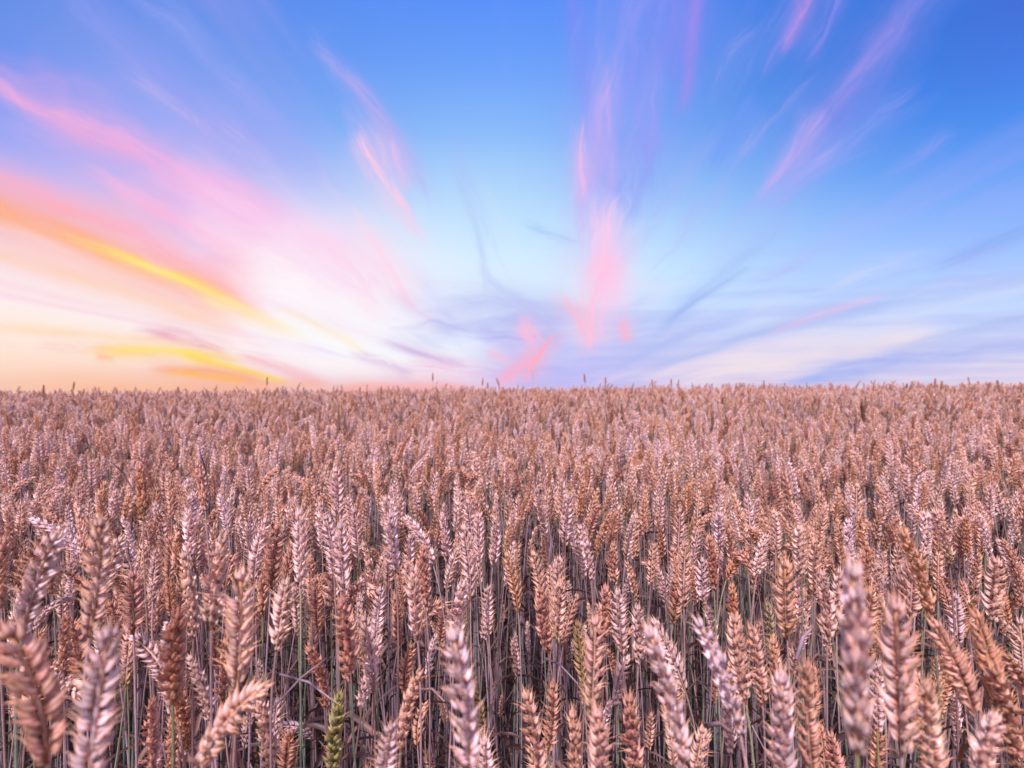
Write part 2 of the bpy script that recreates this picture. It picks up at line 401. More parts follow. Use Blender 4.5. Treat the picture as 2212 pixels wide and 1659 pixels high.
# ------------------------------------------------------------------ materials of the wheat
def plant_material(name, base, body, tip, low=None, lowamt=0.0, transl=.14, var=.24, stripes=True):
    """colour runs along each husk (attribute x), differs per husk (y) and towards the foot of the ear (z)"""
    m, nt = new_mat(name)
    L = nt.links.new
    at = nd(nt, 'ShaderNodeAttribute', attribute_name='husk')
    sp = nd(nt, 'ShaderNodeSeparateColor'); L(at.outputs['Color'], sp.inputs[0])
    cr = nd(nt, 'ShaderNodeValToRGB'); e = cr.color_ramp.elements
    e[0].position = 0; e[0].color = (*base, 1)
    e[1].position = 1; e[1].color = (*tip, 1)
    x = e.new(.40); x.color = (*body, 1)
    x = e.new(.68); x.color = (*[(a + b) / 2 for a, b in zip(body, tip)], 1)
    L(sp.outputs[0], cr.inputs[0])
    col = cr.outputs[0]
    oi = nd(nt, 'ShaderNodeObjectInfo')
    # greener or browner foot of some ears
    if low is not None:
        mr = nd(nt, 'ShaderNodeMapRange'); mr.inputs['From Min'].default_value = .42; mr.inputs['From Max'].default_value = .0
        mr.interpolation_type = 'SMOOTHSTEP'
        L(sp.outputs[2], mr.inputs['Value'])
        gt = nd(nt, 'ShaderNodeMapRange'); gt.inputs['From Min'].default_value = .62; gt.inputs['From Max'].default_value = .95
        ml0 = nd(nt, 'ShaderNodeMath', operation='MULTIPLY'); ml0.inputs[1].default_value = 7.13; L(oi.outputs['Random'], ml0.inputs[0])
        fr = nd(nt, 'ShaderNodeMath', operation='FRACT'); L(ml0.outputs[0], fr.inputs[0]); L(fr.outputs[0], gt.inputs['Value'])
        mu = nd(nt, 'ShaderNodeMath', operation='MULTIPLY'); L(mr.outputs[0], mu.inputs[0]); L(gt.outputs[0], mu.inputs[1])
        mu2 = nd(nt, 'ShaderNodeMath', operation='MULTIPLY'); mu2.inputs[1].default_value = lowamt; L(mu.outputs[0], mu2.inputs[0])
        mx = nd(nt, 'ShaderNodeMixRGB'); mx.inputs[2].default_value = (*low, 1)
        L(mu2.outputs[0], mx.inputs[0]); L(col, mx.inputs[1]); col = mx.outputs[0]
    # whole plants differ: some paler, some more amber
    cr2 = nd(nt, 'ShaderNodeValToRGB'); e = cr2.color_ramp.elements
    e[0].position = 0; e[0].color = (.92, .80, .72, 1)
    e[1].position = 1; e[1].color = (1.12, 1.12, 1.2, 1)
    for p, c in ((.18, (1.0, .84, .64)), (.35, (1.0, .95, .88)), (.6, (1.08, 1.0, .98)), (.8, (.95, .86, .80))):
        x = e.new(p); x.color = (*c, 1)
    L(oi.outputs['Random'], cr2.inputs[0])
    m1 = nd(nt, 'ShaderNodeMixRGB', blend_type='MULTIPLY'); m1.inputs[0].default_value = 1
    L(col, m1.inputs[1]); L(cr2.outputs[0], m1.inputs[2]); col = m1.outputs[0]
    # husk to husk
    hs = nd(nt, 'ShaderNodeHueSaturation')
    mv = nd(nt, 'ShaderNodeMapRange'); mv.inputs['To Min'].default_value = 1 - var * 1.4; mv.inputs['To Max'].default_value = 1 + var
    L(sp.outputs[1], mv.inputs['Value']); L(mv.outputs[0], hs.inputs['Value'])
    mh = nd(nt, 'ShaderNodeMapRange'); mh.inputs['To Min'].default_value = .488; mh.inputs['To Max'].default_value = .510
    f2 = nd(nt, 'ShaderNodeMath', operation='MULTIPLY'); f2.inputs[1].default_value = 5.7; L(sp.outputs[1], f2.inputs[0])
    f3 = nd(nt, 'ShaderNodeMath', operation='FRACT'); L(f2.outputs[0], f3.inputs[0]); L(f3.outputs[0], mh.inputs['Value']); L(mh.outputs[0], hs.inputs['Hue'])
    L(col, hs.inputs['Color']); col = hs.outputs[0]
    # small stains
    tc = nd(nt, 'ShaderNodeTexCoord')
    nz = nd(nt, 'ShaderNodeTexNoise'); nz.inputs['Scale'].default_value = 260; nz.inputs['Detail'].default_value = 3
    L(tc.outputs['Object'], nz.inputs['Vector'])
    ms = nd(nt, 'ShaderNodeMapRange'); ms.inputs['From Min'].default_value = .3; ms.inputs['From Max'].default_value = .7
    ms.inputs['To Min'].default_value = .80; ms.inputs['To Max'].default_value = 1.12; L(nz.outputs[0], ms.inputs['Value'])
    m2 = nd(nt, 'ShaderNodeMixRGB', blend_type='MULTIPLY'); m2.inputs[0].default_value = 1
    L(col, m2.inputs[1]); L(ms.outputs[0], m2.inputs[2]); col = m2.outputs[0]
    bs = nd(nt, 'ShaderNodeBsdfPrincipled'); bs.inputs['Roughness'].default_value = .48
    bs.inputs['Specular IOR Level'].default_value = .45
    L(col, bs.inputs['Base Color'])
    tr = nd(nt, 'ShaderNodeBsdfTranslucent'); wm = nd(nt, 'ShaderNodeMixRGB', blend_type='MULTIPLY'); wm.inputs[0].default_value = 1
    wm.inputs[2].default_value = (1.1, .80, .55, 1); L(col, wm.inputs[1]); L(wm.outputs[0], tr.inputs[0])
    mix = nd(nt, 'ShaderNodeMixShader'); mix.inputs[0].default_value = transl
    L(bs.outputs[0], mix.inputs[1]); L(tr.outputs[0], mix.inputs[2])
    out = nd(nt, 'ShaderNodeOutputMaterial'); L(mix.outputs[0], out.inputs[0])
    return m

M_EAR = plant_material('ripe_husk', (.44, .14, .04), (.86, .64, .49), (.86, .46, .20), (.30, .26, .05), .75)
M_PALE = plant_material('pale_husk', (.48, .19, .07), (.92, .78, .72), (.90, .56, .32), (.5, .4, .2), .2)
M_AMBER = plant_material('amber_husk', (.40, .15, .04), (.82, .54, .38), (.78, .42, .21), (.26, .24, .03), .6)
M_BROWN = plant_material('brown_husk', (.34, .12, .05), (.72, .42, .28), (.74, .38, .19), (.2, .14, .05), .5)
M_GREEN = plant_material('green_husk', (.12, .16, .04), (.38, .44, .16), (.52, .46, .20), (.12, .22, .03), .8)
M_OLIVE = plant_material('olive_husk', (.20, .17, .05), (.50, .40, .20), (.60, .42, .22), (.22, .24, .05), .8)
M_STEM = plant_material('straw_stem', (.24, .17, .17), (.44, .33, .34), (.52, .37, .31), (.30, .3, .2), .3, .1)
M_GSTEM = plant_material('green_stem', (.20, .30, .22), (.26, .40, .30), (.34, .38, .18), (.2, .3, .2), .3, .1)
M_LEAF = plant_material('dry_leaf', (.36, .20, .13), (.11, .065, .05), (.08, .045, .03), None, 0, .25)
M_NODE = plant_material('stem_node', (.16, .10, .06), (.20, .14, .09), (.16, .1, .06), None, 0, .0)
EAR_MATS = {'r': M_EAR, 'p': M_PALE, 'a': M_AMBER, 'b': M_BROWN, 'g': M_GREEN, 'o': M_OLIVE}

# ------------------------------------------------------------------ mesh builder with husk attribute
class MB:
    def __init__(s): s.v = []; s.f = []; s.a = []; s.mi = []
    def add(s, verts, faces, attrs, mi=0):
        o = len(s.v); s.v += verts; s.a += attrs
        s.f += [tuple(i + o for i in f) for f in faces]; s.mi += [mi] * len(faces)
    def merge(s, other, M=None, mi=None):
        o = len(s.v)
        s.v += [tuple(M @ Vector(v)) for v in other.v] if M else list(other.v)
        s.a += other.a
        s.f += [tuple(i + o for i in f) for f in other.f]
        s.mi += other.mi if mi is None else [mi] * len(other.f)
    def mesh(s, name, mats):
        me = bpy.data.meshes.new(name); me.from_pydata(s.v, [], s.f)
        me.polygons.foreach_set('use_smooth', np.ones(len(s.f), bool))
        me.polygons.foreach_set('material_index', np.array(s.mi, np.int32))
        at = me.attributes.new('husk', 'FLOAT_COLOR', 'POINT')
        at.data.foreach_set('color', np.array([(*a, 1.0) for a in s.a], np.float32).ravel())
        for m in mats: me.materials.append(m)
        return me

def frame(d, ref=None):
    d = Vector(d).normalized()
    if ref is None: ref = Vector((1, 0, 0)) if abs(d.x) < .9 else Vector((0, 1, 0))
    x = (ref - d * ref.dot(d))
    if x.length < 1e-6: x = d.orthogonal()
    x.normalize(); y = d.cross(x)
    return x, y, d

def tube(mb, pts, rads, sides, rnd, s0=0, mi=0, cap=True):
    vs = []; fs = []; at = []
    n = len(pts)
    ref = Vector((1, 0, 0))
    for i, p in enumerate(pts):
        a = pts[min(i + 1, n - 1)] - pts[max(i - 1, 0)]
        x, y, _ = frame(a, ref); ref = x
        for k in range(sides):
            an = 2 * math.pi * k / sides
            vs.append(tuple(p + x * math.cos(an) * rads[i] + y * math.sin(an) * rads[i]))
            at.append((i / (n - 1), rnd, s0))
    for i in range(n - 1):
        for k in range(sides):
            k2 = (k + 1) % sides
            fs.append((i * sides + k, i * sides + k2, (i + 1) * sides + k2, (i + 1) * sides + k))
    if cap: fs.append(tuple((n - 1) * sides + k for k in range(sides)))
    mb.add(vs, fs, at, mi)

PROFILES = {
    3: ([.0, .14, .34, .58, .80, 1.0], [.35, .86, 1.0, .82, .50, .17]),
    2: ([.0, .30, .68, 1.0], [.35, 1.0, .84, .18]),
    1: ([.0, .36, 1.0], [.4, 1.0, .2]),
}
def floret(mb, rng, base, d, out, length, wid, thick, awn, lod, s_ear):
    """one husk: a keeled, pointed, slightly bowed teardrop ending in a short awn"""
    side = d.cross(out).normalized(); out = side.cross(d).normalized()
    ts, rs = PROFILES[lod]
    sides = {3: 7, 2: 5, 1: 4}[lod]
    rnd = rng.random(); vs = []; at = []; fs = []
    bow = rng.uniform(.05, .13) * length
    tw = rng.uniform(-.3, .3)
    for t, r in zip(ts, rs):
        c = base + d * (t * length) + out * (bow * math.sin(math.pi * min(t * .9, 1))) - out * (bow * .5 * t)
        for k in range(sides):
            an = 2 * math.pi * k / sides + tw
            ca, sa = math.cos(an), math.sin(an)
            keel = 1.22 if k == 0 else 1.0
            flat = .55 if ca < -.2 else 1.0
            vs.append(tuple(c + out * (ca * thick * r * keel * flat) + side * (sa * wid * r)))
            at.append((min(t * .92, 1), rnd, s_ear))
    n = len(ts)
    tipd = (d + out * rng.uniform(-.10, .30) + side * rng.uniform(-.12, .12)).normalized()
    vs.append(tuple(base + d * length + tipd * awn)); at.append((1, rnd, s_ear))
    for i in range(n - 1):
        for k in range(sides):
            k2 = (k + 1) % sides
            fs.append((i * sides + k, i * sides + k2, (i + 1) * sides + k2, (i + 1) * sides + k))
    for k in range(sides):
        fs.append(((n - 1) * sides + k, (n - 1) * sides + (k + 1) % sides, len(vs) - 1))
    mb.add(vs, fs, at)

EAR_L = 0.084
def ear_curve(bend, n=24):
    pts = [Vector((0, 0, 0))]; dirs = [Vector((0, 0, 1))]
    for i in range(n):
        s = (i + .5) / n; th = bend * s ** 1.2
        d = Vector((math.sin(th), 0, math.cos(th)))
        pts.append(pts[-1] + d * EAR_L / n)
        th2 = bend * ((i + 1) / n) ** 1.2
        dirs.append(Vector((math.sin(th2), 0, math.cos(th2))))
    return pts, dirs

def ear_mb(seed, bend, phi, lod, fat=1.0, awny=1.0, n_spk=None):
    rng = random.Random(seed)
    mb = MB()
    pts, dirs = ear_curve(bend)
    n_spk = n_spk or rng.randint(15, 18)
    def at(s):
        f = min(max(s, 0), .9999) * 24; i = int(f); u = f - i
        return pts[i].lerp(pts[i + 1], u), dirs[i].lerp(dirs[i + 1], u).normalized()
    tube(mb, [p.copy() for p in pts[::3]], [.0013] * 9, 4, .3, .5)
    twist = rng.uniform(-.5, .9)
    for k in range(n_spk):
        s = .02 + .93 * (k + rng.uniform(-.18, .18) * (k > 0)) / n_spk
        c, d = at(s)
        yb = Vector((0, 1, 0)); xb = yb.cross(d).normalized()
        a = phi + rng.uniform(-.25, .25) + (math.pi if k % 2 else 0) + s * twist
        O = xb * math.cos(a) + yb * math.sin(a)      # outward side of the rachis
        T = d.cross(O).normalized()                  # along the spikelet's fan
        sz = (.60 + .40 * min(s / .18, 1)) * (1 - .34 * max(0, (s - .62) / .38)) * rng.uniform(.86, 1.10) * fat
        base = c + O * .0013
        tilt = (.74 if s > .1 else .5) * (1 - .55 * max(0, (s - .7) / .3)) + rng.uniform(-.12, .14)
        aw = (.0016 + .0034 * s + (.006 * rng.random() ** 3)) * awny
        if lod == 3: fan = [(-.62, .80, .0, .86), (.62, .80, .0, .86), (-.30, 1.0, .0016, 1), (.30, 1.0, .0020, 1), (0, .95, .0045, .9)]
        elif lod == 2: fan = [(-.55, .9, .0, .95), (.55, .9, .0, .95), (-.15, 1.0, .002, 1), (.2, .95, .004, .95)]
        else: fan = [(-.42, 1, .0, 1.15), (.42, 1, .001, 1.15), (0, 1.0, .003, 1.1)]
        for fa, fl, up, fw in fan:
            if rng.random() < .05: continue
            ti = tilt * rng.uniform(.75, 1.3) - (abs(fa) * .1) + (.05 if up > .003 else 0)
            ta = fa + rng.uniform(-.18, .18)
            fd = (d * math.cos(ti) + O * math.sin(ti) + T * math.sin(ta) * .80).normalized()
            outv = (O + T * math.sin(ta) * .9 - d * .2).normalized()
            floret(mb, rng, base + T * (ta * .0036) * sz + d * up * sz, fd, outv,
                   .0116 * sz * fl, .0027 * sz * fw, .0023 * sz * fw, aw * (1 if abs(fa) < .5 else .6), lod, s)
    c, d = at(.95)
    for j in range(4 if lod > 1 else 2):
        a = j * math.pi / 2 + rng.random(); xb = Vector((0, 1, 0)).cross(d).normalized()
        O = xb * math.cos(a) + Vector((0, 1, 0)) * math.sin(a)
        floret(mb, rng, c + O * .0006, (d + O * .22).normalized(), O, .0095 * fat, .0019 * fat, .0016 * fat, .0035 * awny, lod, 1.0)
    return mb

def leaf_mb(rng, base, h_dir, length, width, droop, seg=9, mi=0):
    """a dried, twisted leaf blade"""
    mb = MB(); vs = []; fs = []; at = []
    p = Vector(base); el = rng.uniform(.7, 1.3); az = Vector((h_dir[0], h_dir[1], 0)).normalized()
    tw = rng.uniform(-1, 1); rnd = rng.random(); twr = rng.uniform(-3.0, 3.0)
    for i in range(seg + 1):
        t = i / seg
        e = el - droop * t ** 1.3
        d = az * math.cos(e) + Vector((0, 0, 1)) * math.sin(e)
        if i: p = p + d * (length / seg)
        s = az.cross(Vector((0, 0, 1))); nrm = s.cross(d)
        a = tw + twr * t
        sv = s * math.cos(a) + nrm * math.sin(a); nv = -s * math.sin(a) + nrm * math.cos(a)
        w = width * (1 - t ** 2.2) * (.6 + .4 * min(t * 6, 1)) * .5 + .0002
        vs += [tuple(p - sv * w + nv * w * .5), tuple(p), tuple(p + sv * w + nv * w * .5)]
        at += [(t, rnd, .5)] * 3
    for i in range(seg):
        for k in range(2):
            fs.append((i * 3 + k, i * 3 + k + 1, (i + 1) * 3 + k + 1, (i + 1) * 3 + k))
    mb.add(vs, fs, at, mi)
    return mb

def bez(p0, p1, p2, p3, n):
    r = []
    for i in range(n + 1):
        t = i / n; u = 1 - t
        r.append(p0 * u ** 3 + p1 * 3 * u * u * t + p2 * 3 * u * t * t + p3 * t ** 3)
    return r

def stem_mb(rng, p0, p3, d3, sides=6, n=12, thick=1.0):
    """stalk with a thicker sheathed lower part and dark swollen nodes; slots: 0 straw, 1 node"""
    mb = MB()
    H = (p3 - p0).length
    d0 = ((p3 - p0).normalized() * .5 + Vector((rng.uniform(-.06, .06), rng.uniform(-.06, .06), 1))).normalized()
    pts = bez(p0, p0 + d0 * H * .36, p3 - d3.normalized() * min(H * .20, .11), p3, n)
    rads = []
    for i in range(n + 1):
        t = i / n
        rads.append((.0021 - .0004 * t if t < .55 else .0013 - .0003 * t + .0004 * (1 - min((t - .55) / .05, 1))) * thick)
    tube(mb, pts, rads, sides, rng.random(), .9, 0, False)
    for t in (.27, .55):
        i = int(t * n); p = pts[i].lerp(pts[i + 1], t * n - i); d = (pts[i + 1] - pts[i]).normalized()
        r = rads[i] * 1.28
        tube(mb, [p - d * .004, p - d * .0015, p + d * .0015, p + d * .004], [r * .7, r, r, r * .7], sides, rng.random(), .5, 1, False)
    return mb, pts

# ------------------------------------------------------------------ ear library
EARS = {}     # (kind index, lod) -> dict(mesh, chord)
EAR_SPEC = []
_r = random.Random(5)
for bend in (.08, .16, .28, .45, .70, 1.15, 1.9):
    for phi in (0.0, .8, 1.57):
        EAR_SPEC.append((bend, phi, _r.uniform(.86, 1.10), _r.uniform(.7, 2.2)))
def get_ear(i, lod):
    if (i, lod) not in EARS:
        b, phi, fat, aw = EAR_SPEC[i]
        mb = ear_mb(100 + i, b, phi, lod, fat, aw)
        pts, _ = ear_curve(b)
        EARS[(i, lod)] = dict(mb=mb, mesh=mb.mesh('ear', [M_EAR]), tip=pts[-1].copy())
    return EARS[(i, lod)]

def align(local_tip, target, twist_dir):
    """rotation taking the ear's chord to the target and its bend side (+X) towards twist_dir"""
    zc = local_tip.normalized()
    xl = Vector((1, 0, 0)); xl = (xl - zc * xl.dot(zc)).normalized(); yl = zc.cross(xl)
    A = Matrix((xl, yl, zc)).transposed()
    zt = target.normalized()
    xt = twist_dir - zt * twist_dir.dot(zt)
    if xt.length < 1e-5: xt = zt.orthogonal()
    xt.normalize(); yt = zt.cross(xt)
    B = Matrix((xt, yt, zt)).transposed()
    return (B @ A.transposed()).to_4x4()

# ------------------------------------------------------------------ hand placed plants of the foreground
F = 1600.0       # focal length in chart pixels (3200 wide)
OFF = {1: (0, 1600), 2: (1050, 1600), 3: (2100, 1600), 4: (0, 1100), 5: (1050, 1100), 6: (2100, 1100)}
ZS = 2212 / 1100.0
# region, tip x, tip y, foot x, foot y, width, colour, bend class (0..6), label
HEROES = [
 (1, 70, 745, 300, 1580, 300, 'a', 3, 'big blurred amber wheat ear nodding left in the bottom left corner'),
 (1, 690, 745, 560, 1760, 240, 'p', 1, 'tall blurred pale pink ear just right of the bottom left corner ear'),
 (1, 1510, 390, 1495, 1125, 165, 'p', 0, 'plump upright pale peach ear with a round tip, left of the green ear'),
 (1, 1150, 270, 1215, 790, 120, 'p', 2, 'peach ear with two neat rows of husks and a green foot'),
 (1, 350, 150, 140, 770, 165, 'p', 2, 'large pale ear leaning right near the left edge'),
 (1, 620, 60, 560, 790, 160, 'r', 1, 'tall tan ear with a green foot rising beside a shorter leaning one'),
 (1, 770, 170, 600, 640, 110, 'p', 2, 'pale ear leaning right against the tall tan ear with green foot'),
 (1, 830, 395, 840, 770, 145, 'b', 0, 'dull brown upright ear between the leaning pale ear and the peach ear'),
 (1, 190, 55, 510, 270, 75, 'p', 4, 'pale ear bent flat to the left at the left side of the field'),
 (1, 850, 785, 1080, 1140, 110, 'p', 4, 'short ear leaning sharply left below the dull brown ear'),
 (1, 1110, 640, 1085, 1210, 160, 'b', 1, 'brown bristly upright ear between the short leaning ear and the plump peach one'),
 (1, 1200, 915, 1320, 1310, 150, 'p', 2, 'pale ear leaning left just below the bristly brown ear'),
 (1, 410, 650, 400, 1010, 140, 'b', 1, 'dim tan ear above the two big blurred ears at bottom left'),
 (1, 1400, 170, 1330, 740, 130, 'p', 1, 'light ear standing left of the plump pale peach ear'),
 (1, 1800, 440, 1735, 880, 150, 'p', 1, 'pale bristly ear standing right of the plump peach ear'),
 (1, 1640, 1100, 1200, 1700, 190, 'r', 3, 'blurred pink ear leaning far right at the bottom'),
 (1, 1640, 1180, 1700, 1640, 120, 'p', 1, 'pale ear directly behind the blurred pink leaning one'),
 (1, 1745, 1350, 2000, 1430, 65, 'p', 5, 'small pale ear arched over to the left beside the green ear'),
 (1, 1820, 1385, 1800, 1720, 115, 'b', 0, 'dull ear at the bottom edge under the small arched ear'),
 (1, 2130, 1165, 2095, 1640, 125, 'g', 1, 'bright green unripe ear at the bottom'),
 (1, 950, 1190, 970, 1640, 150, 'b', 2, 'dim brown bottom ear between the pale pink ear and the far leaning pink one'),
 (1, 1885, 0, 1890, 480, 95, 'p', 0, 'slim pale ear on a blue green stem'),
 (1, 1990, 425, 2005, 760, 90, 'b', 0, 'small brown ear right of the pale bristly ear'),
 (1, 1740, 95, 1700, 500, 105, 'b', 0, 'brownish ear just behind the plump pale peach ear'),
 (1, 1670, 55, 1600, 450, 95, 'p', 2, 'light ear leaning right above the plump peach ear'),
 (1, 2050, 30, 2100, 400, 95, 'p', 1, 'light ear above the small brown ear'),
 (1, 1640, 560, 1610, 770, 110, 'a', 2, 'short orange ear half hidden by the plump peach ear'),
 (1, 990, 240, 960, 560, 115, 'p', 1, 'light ear behind the dull brown upright ear'),
 (1, 20, 180, -10, 620, 135, 'a', 1, 'ear cut by the left edge of the view'),
 (1, 1190, 0, 1190, 310, 105, 'p', 1, 'pale ear above the peach ear with green foot'),
 (1, 1060, 420, 1080, 660, 110, 'b', 1, 'brown ear left of the peach ear with green foot'),
 (1, 1080, 1310, 1060, 1700, 130, 'b', 2, 'brownish ear at the bottom edge left of the far leaning pink one'),
 (2, 35, 560, 85, 1060, 125, 'b', 1, 'brown pink ear above and right of the green ear'),
 (2, 170, 665, 235, 1145, 110, 'p', 1, 'ear on a pink stem just right of the brown pink one'),
 (2, 280, 480, 255, 840, 95, 'p', 1, 'light ear between the brown pink ear and the orange tan ear'),
 (2, 380, 535, 390, 870, 90, 'a', 0, 'neat orange tan ear on a thin blue green stem'),
 (2, 490, 355, 515, 805, 115, 'p', 0, 'clear pale upright ear left of the middle'),
 (2, 720, 765, 820, 1680, 195, 'p', 2, 'long large bristly ear in the middle of the bottom'),
 (2, 790, 455, 745, 840, 120, 'p', 1, 'pale ear just above the long large middle ear'),
 (2, 680, 600, 655, 830, 85, 'b', 1, 'short tan ear touching the left of the pale ear above the large middle one'),
 (2, 470, 840, 435, 1160, 90, 'b', 2, 'dull thin ear left of the long large middle ear'),
 (2, 520, 1005, 405, 1500, 130, 'a', 2, 'orange ear leaning right at the lower left of the large middle ear'),
 (2, 345, 1340, 290, 1820, 230, 'p', 1, 'blurred ear with a long tip at the bottom edge below the orange leaning ear'),
 (2, 930, 1440, 945, 1860, 170, 'p', 0, 'blurred pointed ear tip at the bottom edge right of the large middle ear'),
 (2, 1062, 268, 1145, 630, 72, 'r', 2, 'golden ear leaning left on a clear pink stem'),
 (2, 1235, 260, 1300, 620, 82, 'p', 2, 'light ear right of the golden leaning one'),
 (2, 1285, 490, 1335, 890, 108, 'b', 1, 'tan bristly ear beside the yellow green footed one'),
 (2, 1400, 295, 1405, 600, 80, 'p', 0, 'light ear straight behind the yellow green footed one'),
 (2, 1412, 440, 1385, 830, 85, 'r', 0, 'golden ear with yellow green foot on a green stem'),
 (2, 1305, 140, 1322, 355, 58, 'a', 1, 'small golden ear with green foot on a thin stem'),
 (2, 1515, 705, 1555, 1100, 75, 'o', 1, 'dull green brown ear in the dark gap'),
 (2, 1625, 680, 1605, 1300, 115, 'a', 0, 'narrow orange and green ear right of the dark gap'),
 (2, 1360, 1085, 1330, 1520, 110, 'a', 1, 'orange ear, right one of the low pair right of the middle'),
 (2, 1190, 1150, 1265, 1720, 130, 'a', 2, 'orange ear, left one of the low pair right of the middle'),
 (2, 1490, 1270, 1515, 1800, 120, 'a', 0, 'yellowish ear low down between the orange pair and the blurred orange one'),
 (2, 1650, 1260, 1665, 1850, 170, 'a', 0, 'blurred orange ear at the bottom edge right of the yellowish one'),
 (2, 1840, 1170, 1895, 1680, 130, 'b', 1, 'bristly brown ear at the bottom right of the blurred orange one'),
 (2, 1945, 750, 2190, 1640, 155, 'p', 2, 'long peach ear leaning left across the bottom right of the middle'),
 (2, 1990, 690, 2200, 1140, 92, 'p', 2, 'pale ear leaning left behind the long peach leaning one'),
 (2, 1700, 480, 1665, 860, 98, 'b', 1, 'tan ear, left of two side by side above the narrow orange and green one'),
 (2, 1770, 505, 1795, 900, 98, 'p', 0, 'light ear, right of two side by side above the narrow orange and green one'),
 (2, 1900, 600, 1900, 960, 98, 'p', 1, 'light ear behind the tip of the long peach leaning one'),
 (2, 1740, 205, 1752, 465, 66, 'a', 1, 'small golden ear with a bare green stem right of the middle'),
 (2, 1725, 10, 1645, 250, 60, 'a', 2, 'golden ear leaning right above the two side by side'),
 (2, 1540, 95, 1605, 430, 98, 'p', 2, 'pale bristly ear leaning left above the dark gap'),
 (2, 1835, 320, 1885, 565, 78, 'r', 2, 'tan ear leaning left right of the small golden one'),
 (2, 1865, 55, 1820, 295, 74, 'p', 1, 'small light ear leaning right with a green foot'),
 (2, 865, 1105, 925, 1390, 62, 'o', 1, 'small green ear low between dark stems, right of the large middle ear'),
 (2, 955, 475, 960, 770, 80, 'p', 1, 'light ear right above the stems of the middle gap'),
 (2, 1035, 525, 1050, 700, 42, 'a', 1, 'tiny thin golden ear in the middle gap'),
 (2, 1000, 40, 985, 340, 66, 'p', 1, 'slim light ear above the middle gap'),
 (2, 890, 20, 905, 330, 62, 'p', 1, 'slim ear left of the slim light one above the middle gap'),
 (2, 790, 95, 845, 560, 80, 'p', 2, 'peach ear with yellow foot leaning left above the middle gap'),
 (2, 340, 20, 370, 390, 95, 'p', 1, 'pale ear with a blue green stem left of the middle'),
 (2, 170, 200, 235, 560, 78, 'r', 2, 'slender ear leaning left above the brown pink one'),
 (2, 545, 230, 565, 610, 95, 'b', 1, 'tan ear just behind the clear pale upright one'),
 (2, 30, 90, 55, 540, 88, 'p', 1, 'light ear above the brown pink one'),
 (2, 440, 40, 610, 330, 74, 'p', 3, 'peach ear arching left above the clear pale upright one'),
 (3, 1140, 360, 1165, 1520, 235, 'p', 0, 'largest pale ear of the field, blurred, standing tall at lower right'),
 (3, 1390, 575, 1445, 1520, 165, 'r', 1, 'tall tan ear directly right of the largest pale one'),
 (3, 160, 690, 430, 1400, 160, 'p', 2, 'bright pale ear leaning left on a golden stem'),
 (3, 1895, 640, 2050, 1300, 140, 'a', 2, 'long blurred orange ear leaning left near the right edge'),
 (3, 1640, 700, 1900, 1290, 150, 'a', 2, 'orange ear leaning left between the tall tan one and the long blurred one'),
 (3, 690, 1040, 675, 1740, 185, 'p', 0, 'blurred pink tan ear at the bottom beside the yellow orange one'),
 (3, 850, 950, 885, 1690, 150, 'a', 1, 'yellow orange ear with olive foot at the bottom'),
 (3, 1590, 1080, 1670, 1760, 215, 'p', 1, 'blurred ear with pale and orange husks at the bottom right'),
 (3, 2030, 990, 2160, 1600, 165, 'a', 2, 'blurred pink orange ear close to the right edge'),
 (3, 2020, 1290, 1930, 1900, 270, 'r', 2, 'very blurred pale ear in the bottom right corner'),
 (3, 490, 720, 570, 1210, 115, 'a', 1, 'vivid orange ear right of the bright pale leaning one'),
 (3, 395, 670, 465, 1210, 115, 'r', 1, 'peach ear between the bright pale leaning one and the vivid orange one'),
 (3, 590, 575, 630, 940, 70, 'o', 1, 'olive green narrow ear above the vivid orange one'),
 (3, 710, 325, 725, 800, 120, 'r', 0, 'large neat tan ear left of the largest pale one'),
 (3, 945, 385, 975, 820, 108, 'p', 1, 'pale spiky ear close left of the largest pale one'),
 (3, 800, 100, 815, 420, 100, 'p', 0, 'pale ear with a sharp tip above the large neat tan one'),
 (3, 790, 420, 825, 745, 95, 'p', 1, 'light ear between the large neat tan one and the pale spiky one'),
 (3, 375, 465, 405, 750, 105, 'a', 1, 'orange tipped ear above the peach one'),
 (3, 235, 600, 255, 860, 100, 'p', 1, 'pale ear above the bright pale leaning one'),
 (3, 590, 150, 530, 410, 88, 'p', 1, 'small pale ear leaning right with a green foot'),
 (3, 1285, 330, 1310, 660, 110, 'p', 1, 'light ear just right of the tip of the largest pale one'),
 (3, 2040, 305, 2005, 690, 130, 'p', 1, 'plump pale ear leaning right near the right edge'),
 (3, 1440, 135, 1625, 680, 115, 'r', 2, 'long slender ear leaning left right of the largest pale one'),
 (3, 1680, 415, 1740, 640, 90, 'b', 2, 'short ear with dry spread tip right of the long slender one'),
 (3, 1660, 0, 1745, 335, 105, 'r', 2, 'broad ear leaning left above the short dry one'),
 (3, 1600, 15, 1600, 300, 78, 'p', 0, 'light upright ear left of the broad leaning one'),
 (3, 640, 0, 650, 240, 90, 'p', 0, 'whitish ear above the small pale leaning one'),
 (3, 300, 10, 300, 240, 75, 'p', 1, 'light ear, left of two close together'),
 (3, 375, 0, 415, 190, 85, 'p', 1, 'light ear, right of two close together'),
 (3, 240, 165, 265, 490, 88, 'b', 0, 'brown tan ear left of a leaning twisted one'),
 (3, 90, 195, 75, 600, 90, 'r', 1, 'tan ear at the left of the brown tan one'),
 (3, 465, 235, 340, 430, 78, 'b', 3, 'twisted brown ear leaning right'),
 (3, 1100, 60, 1130, 330, 82, 'p', 1, 'pale ear above the tip of the largest pale one'),
 (3, 1780, 530, 1800, 830, 105, 'p', 1, 'light bristly ear above the orange leaning one'),
 (3, 1865, 530, 1870, 700, 90, 'p', 0, 'light ear right behind the light bristly one'),
 (3, 2050, 680, 2230, 890, 70, 'r', 2, 'small ear lying to the left at the right edge'),
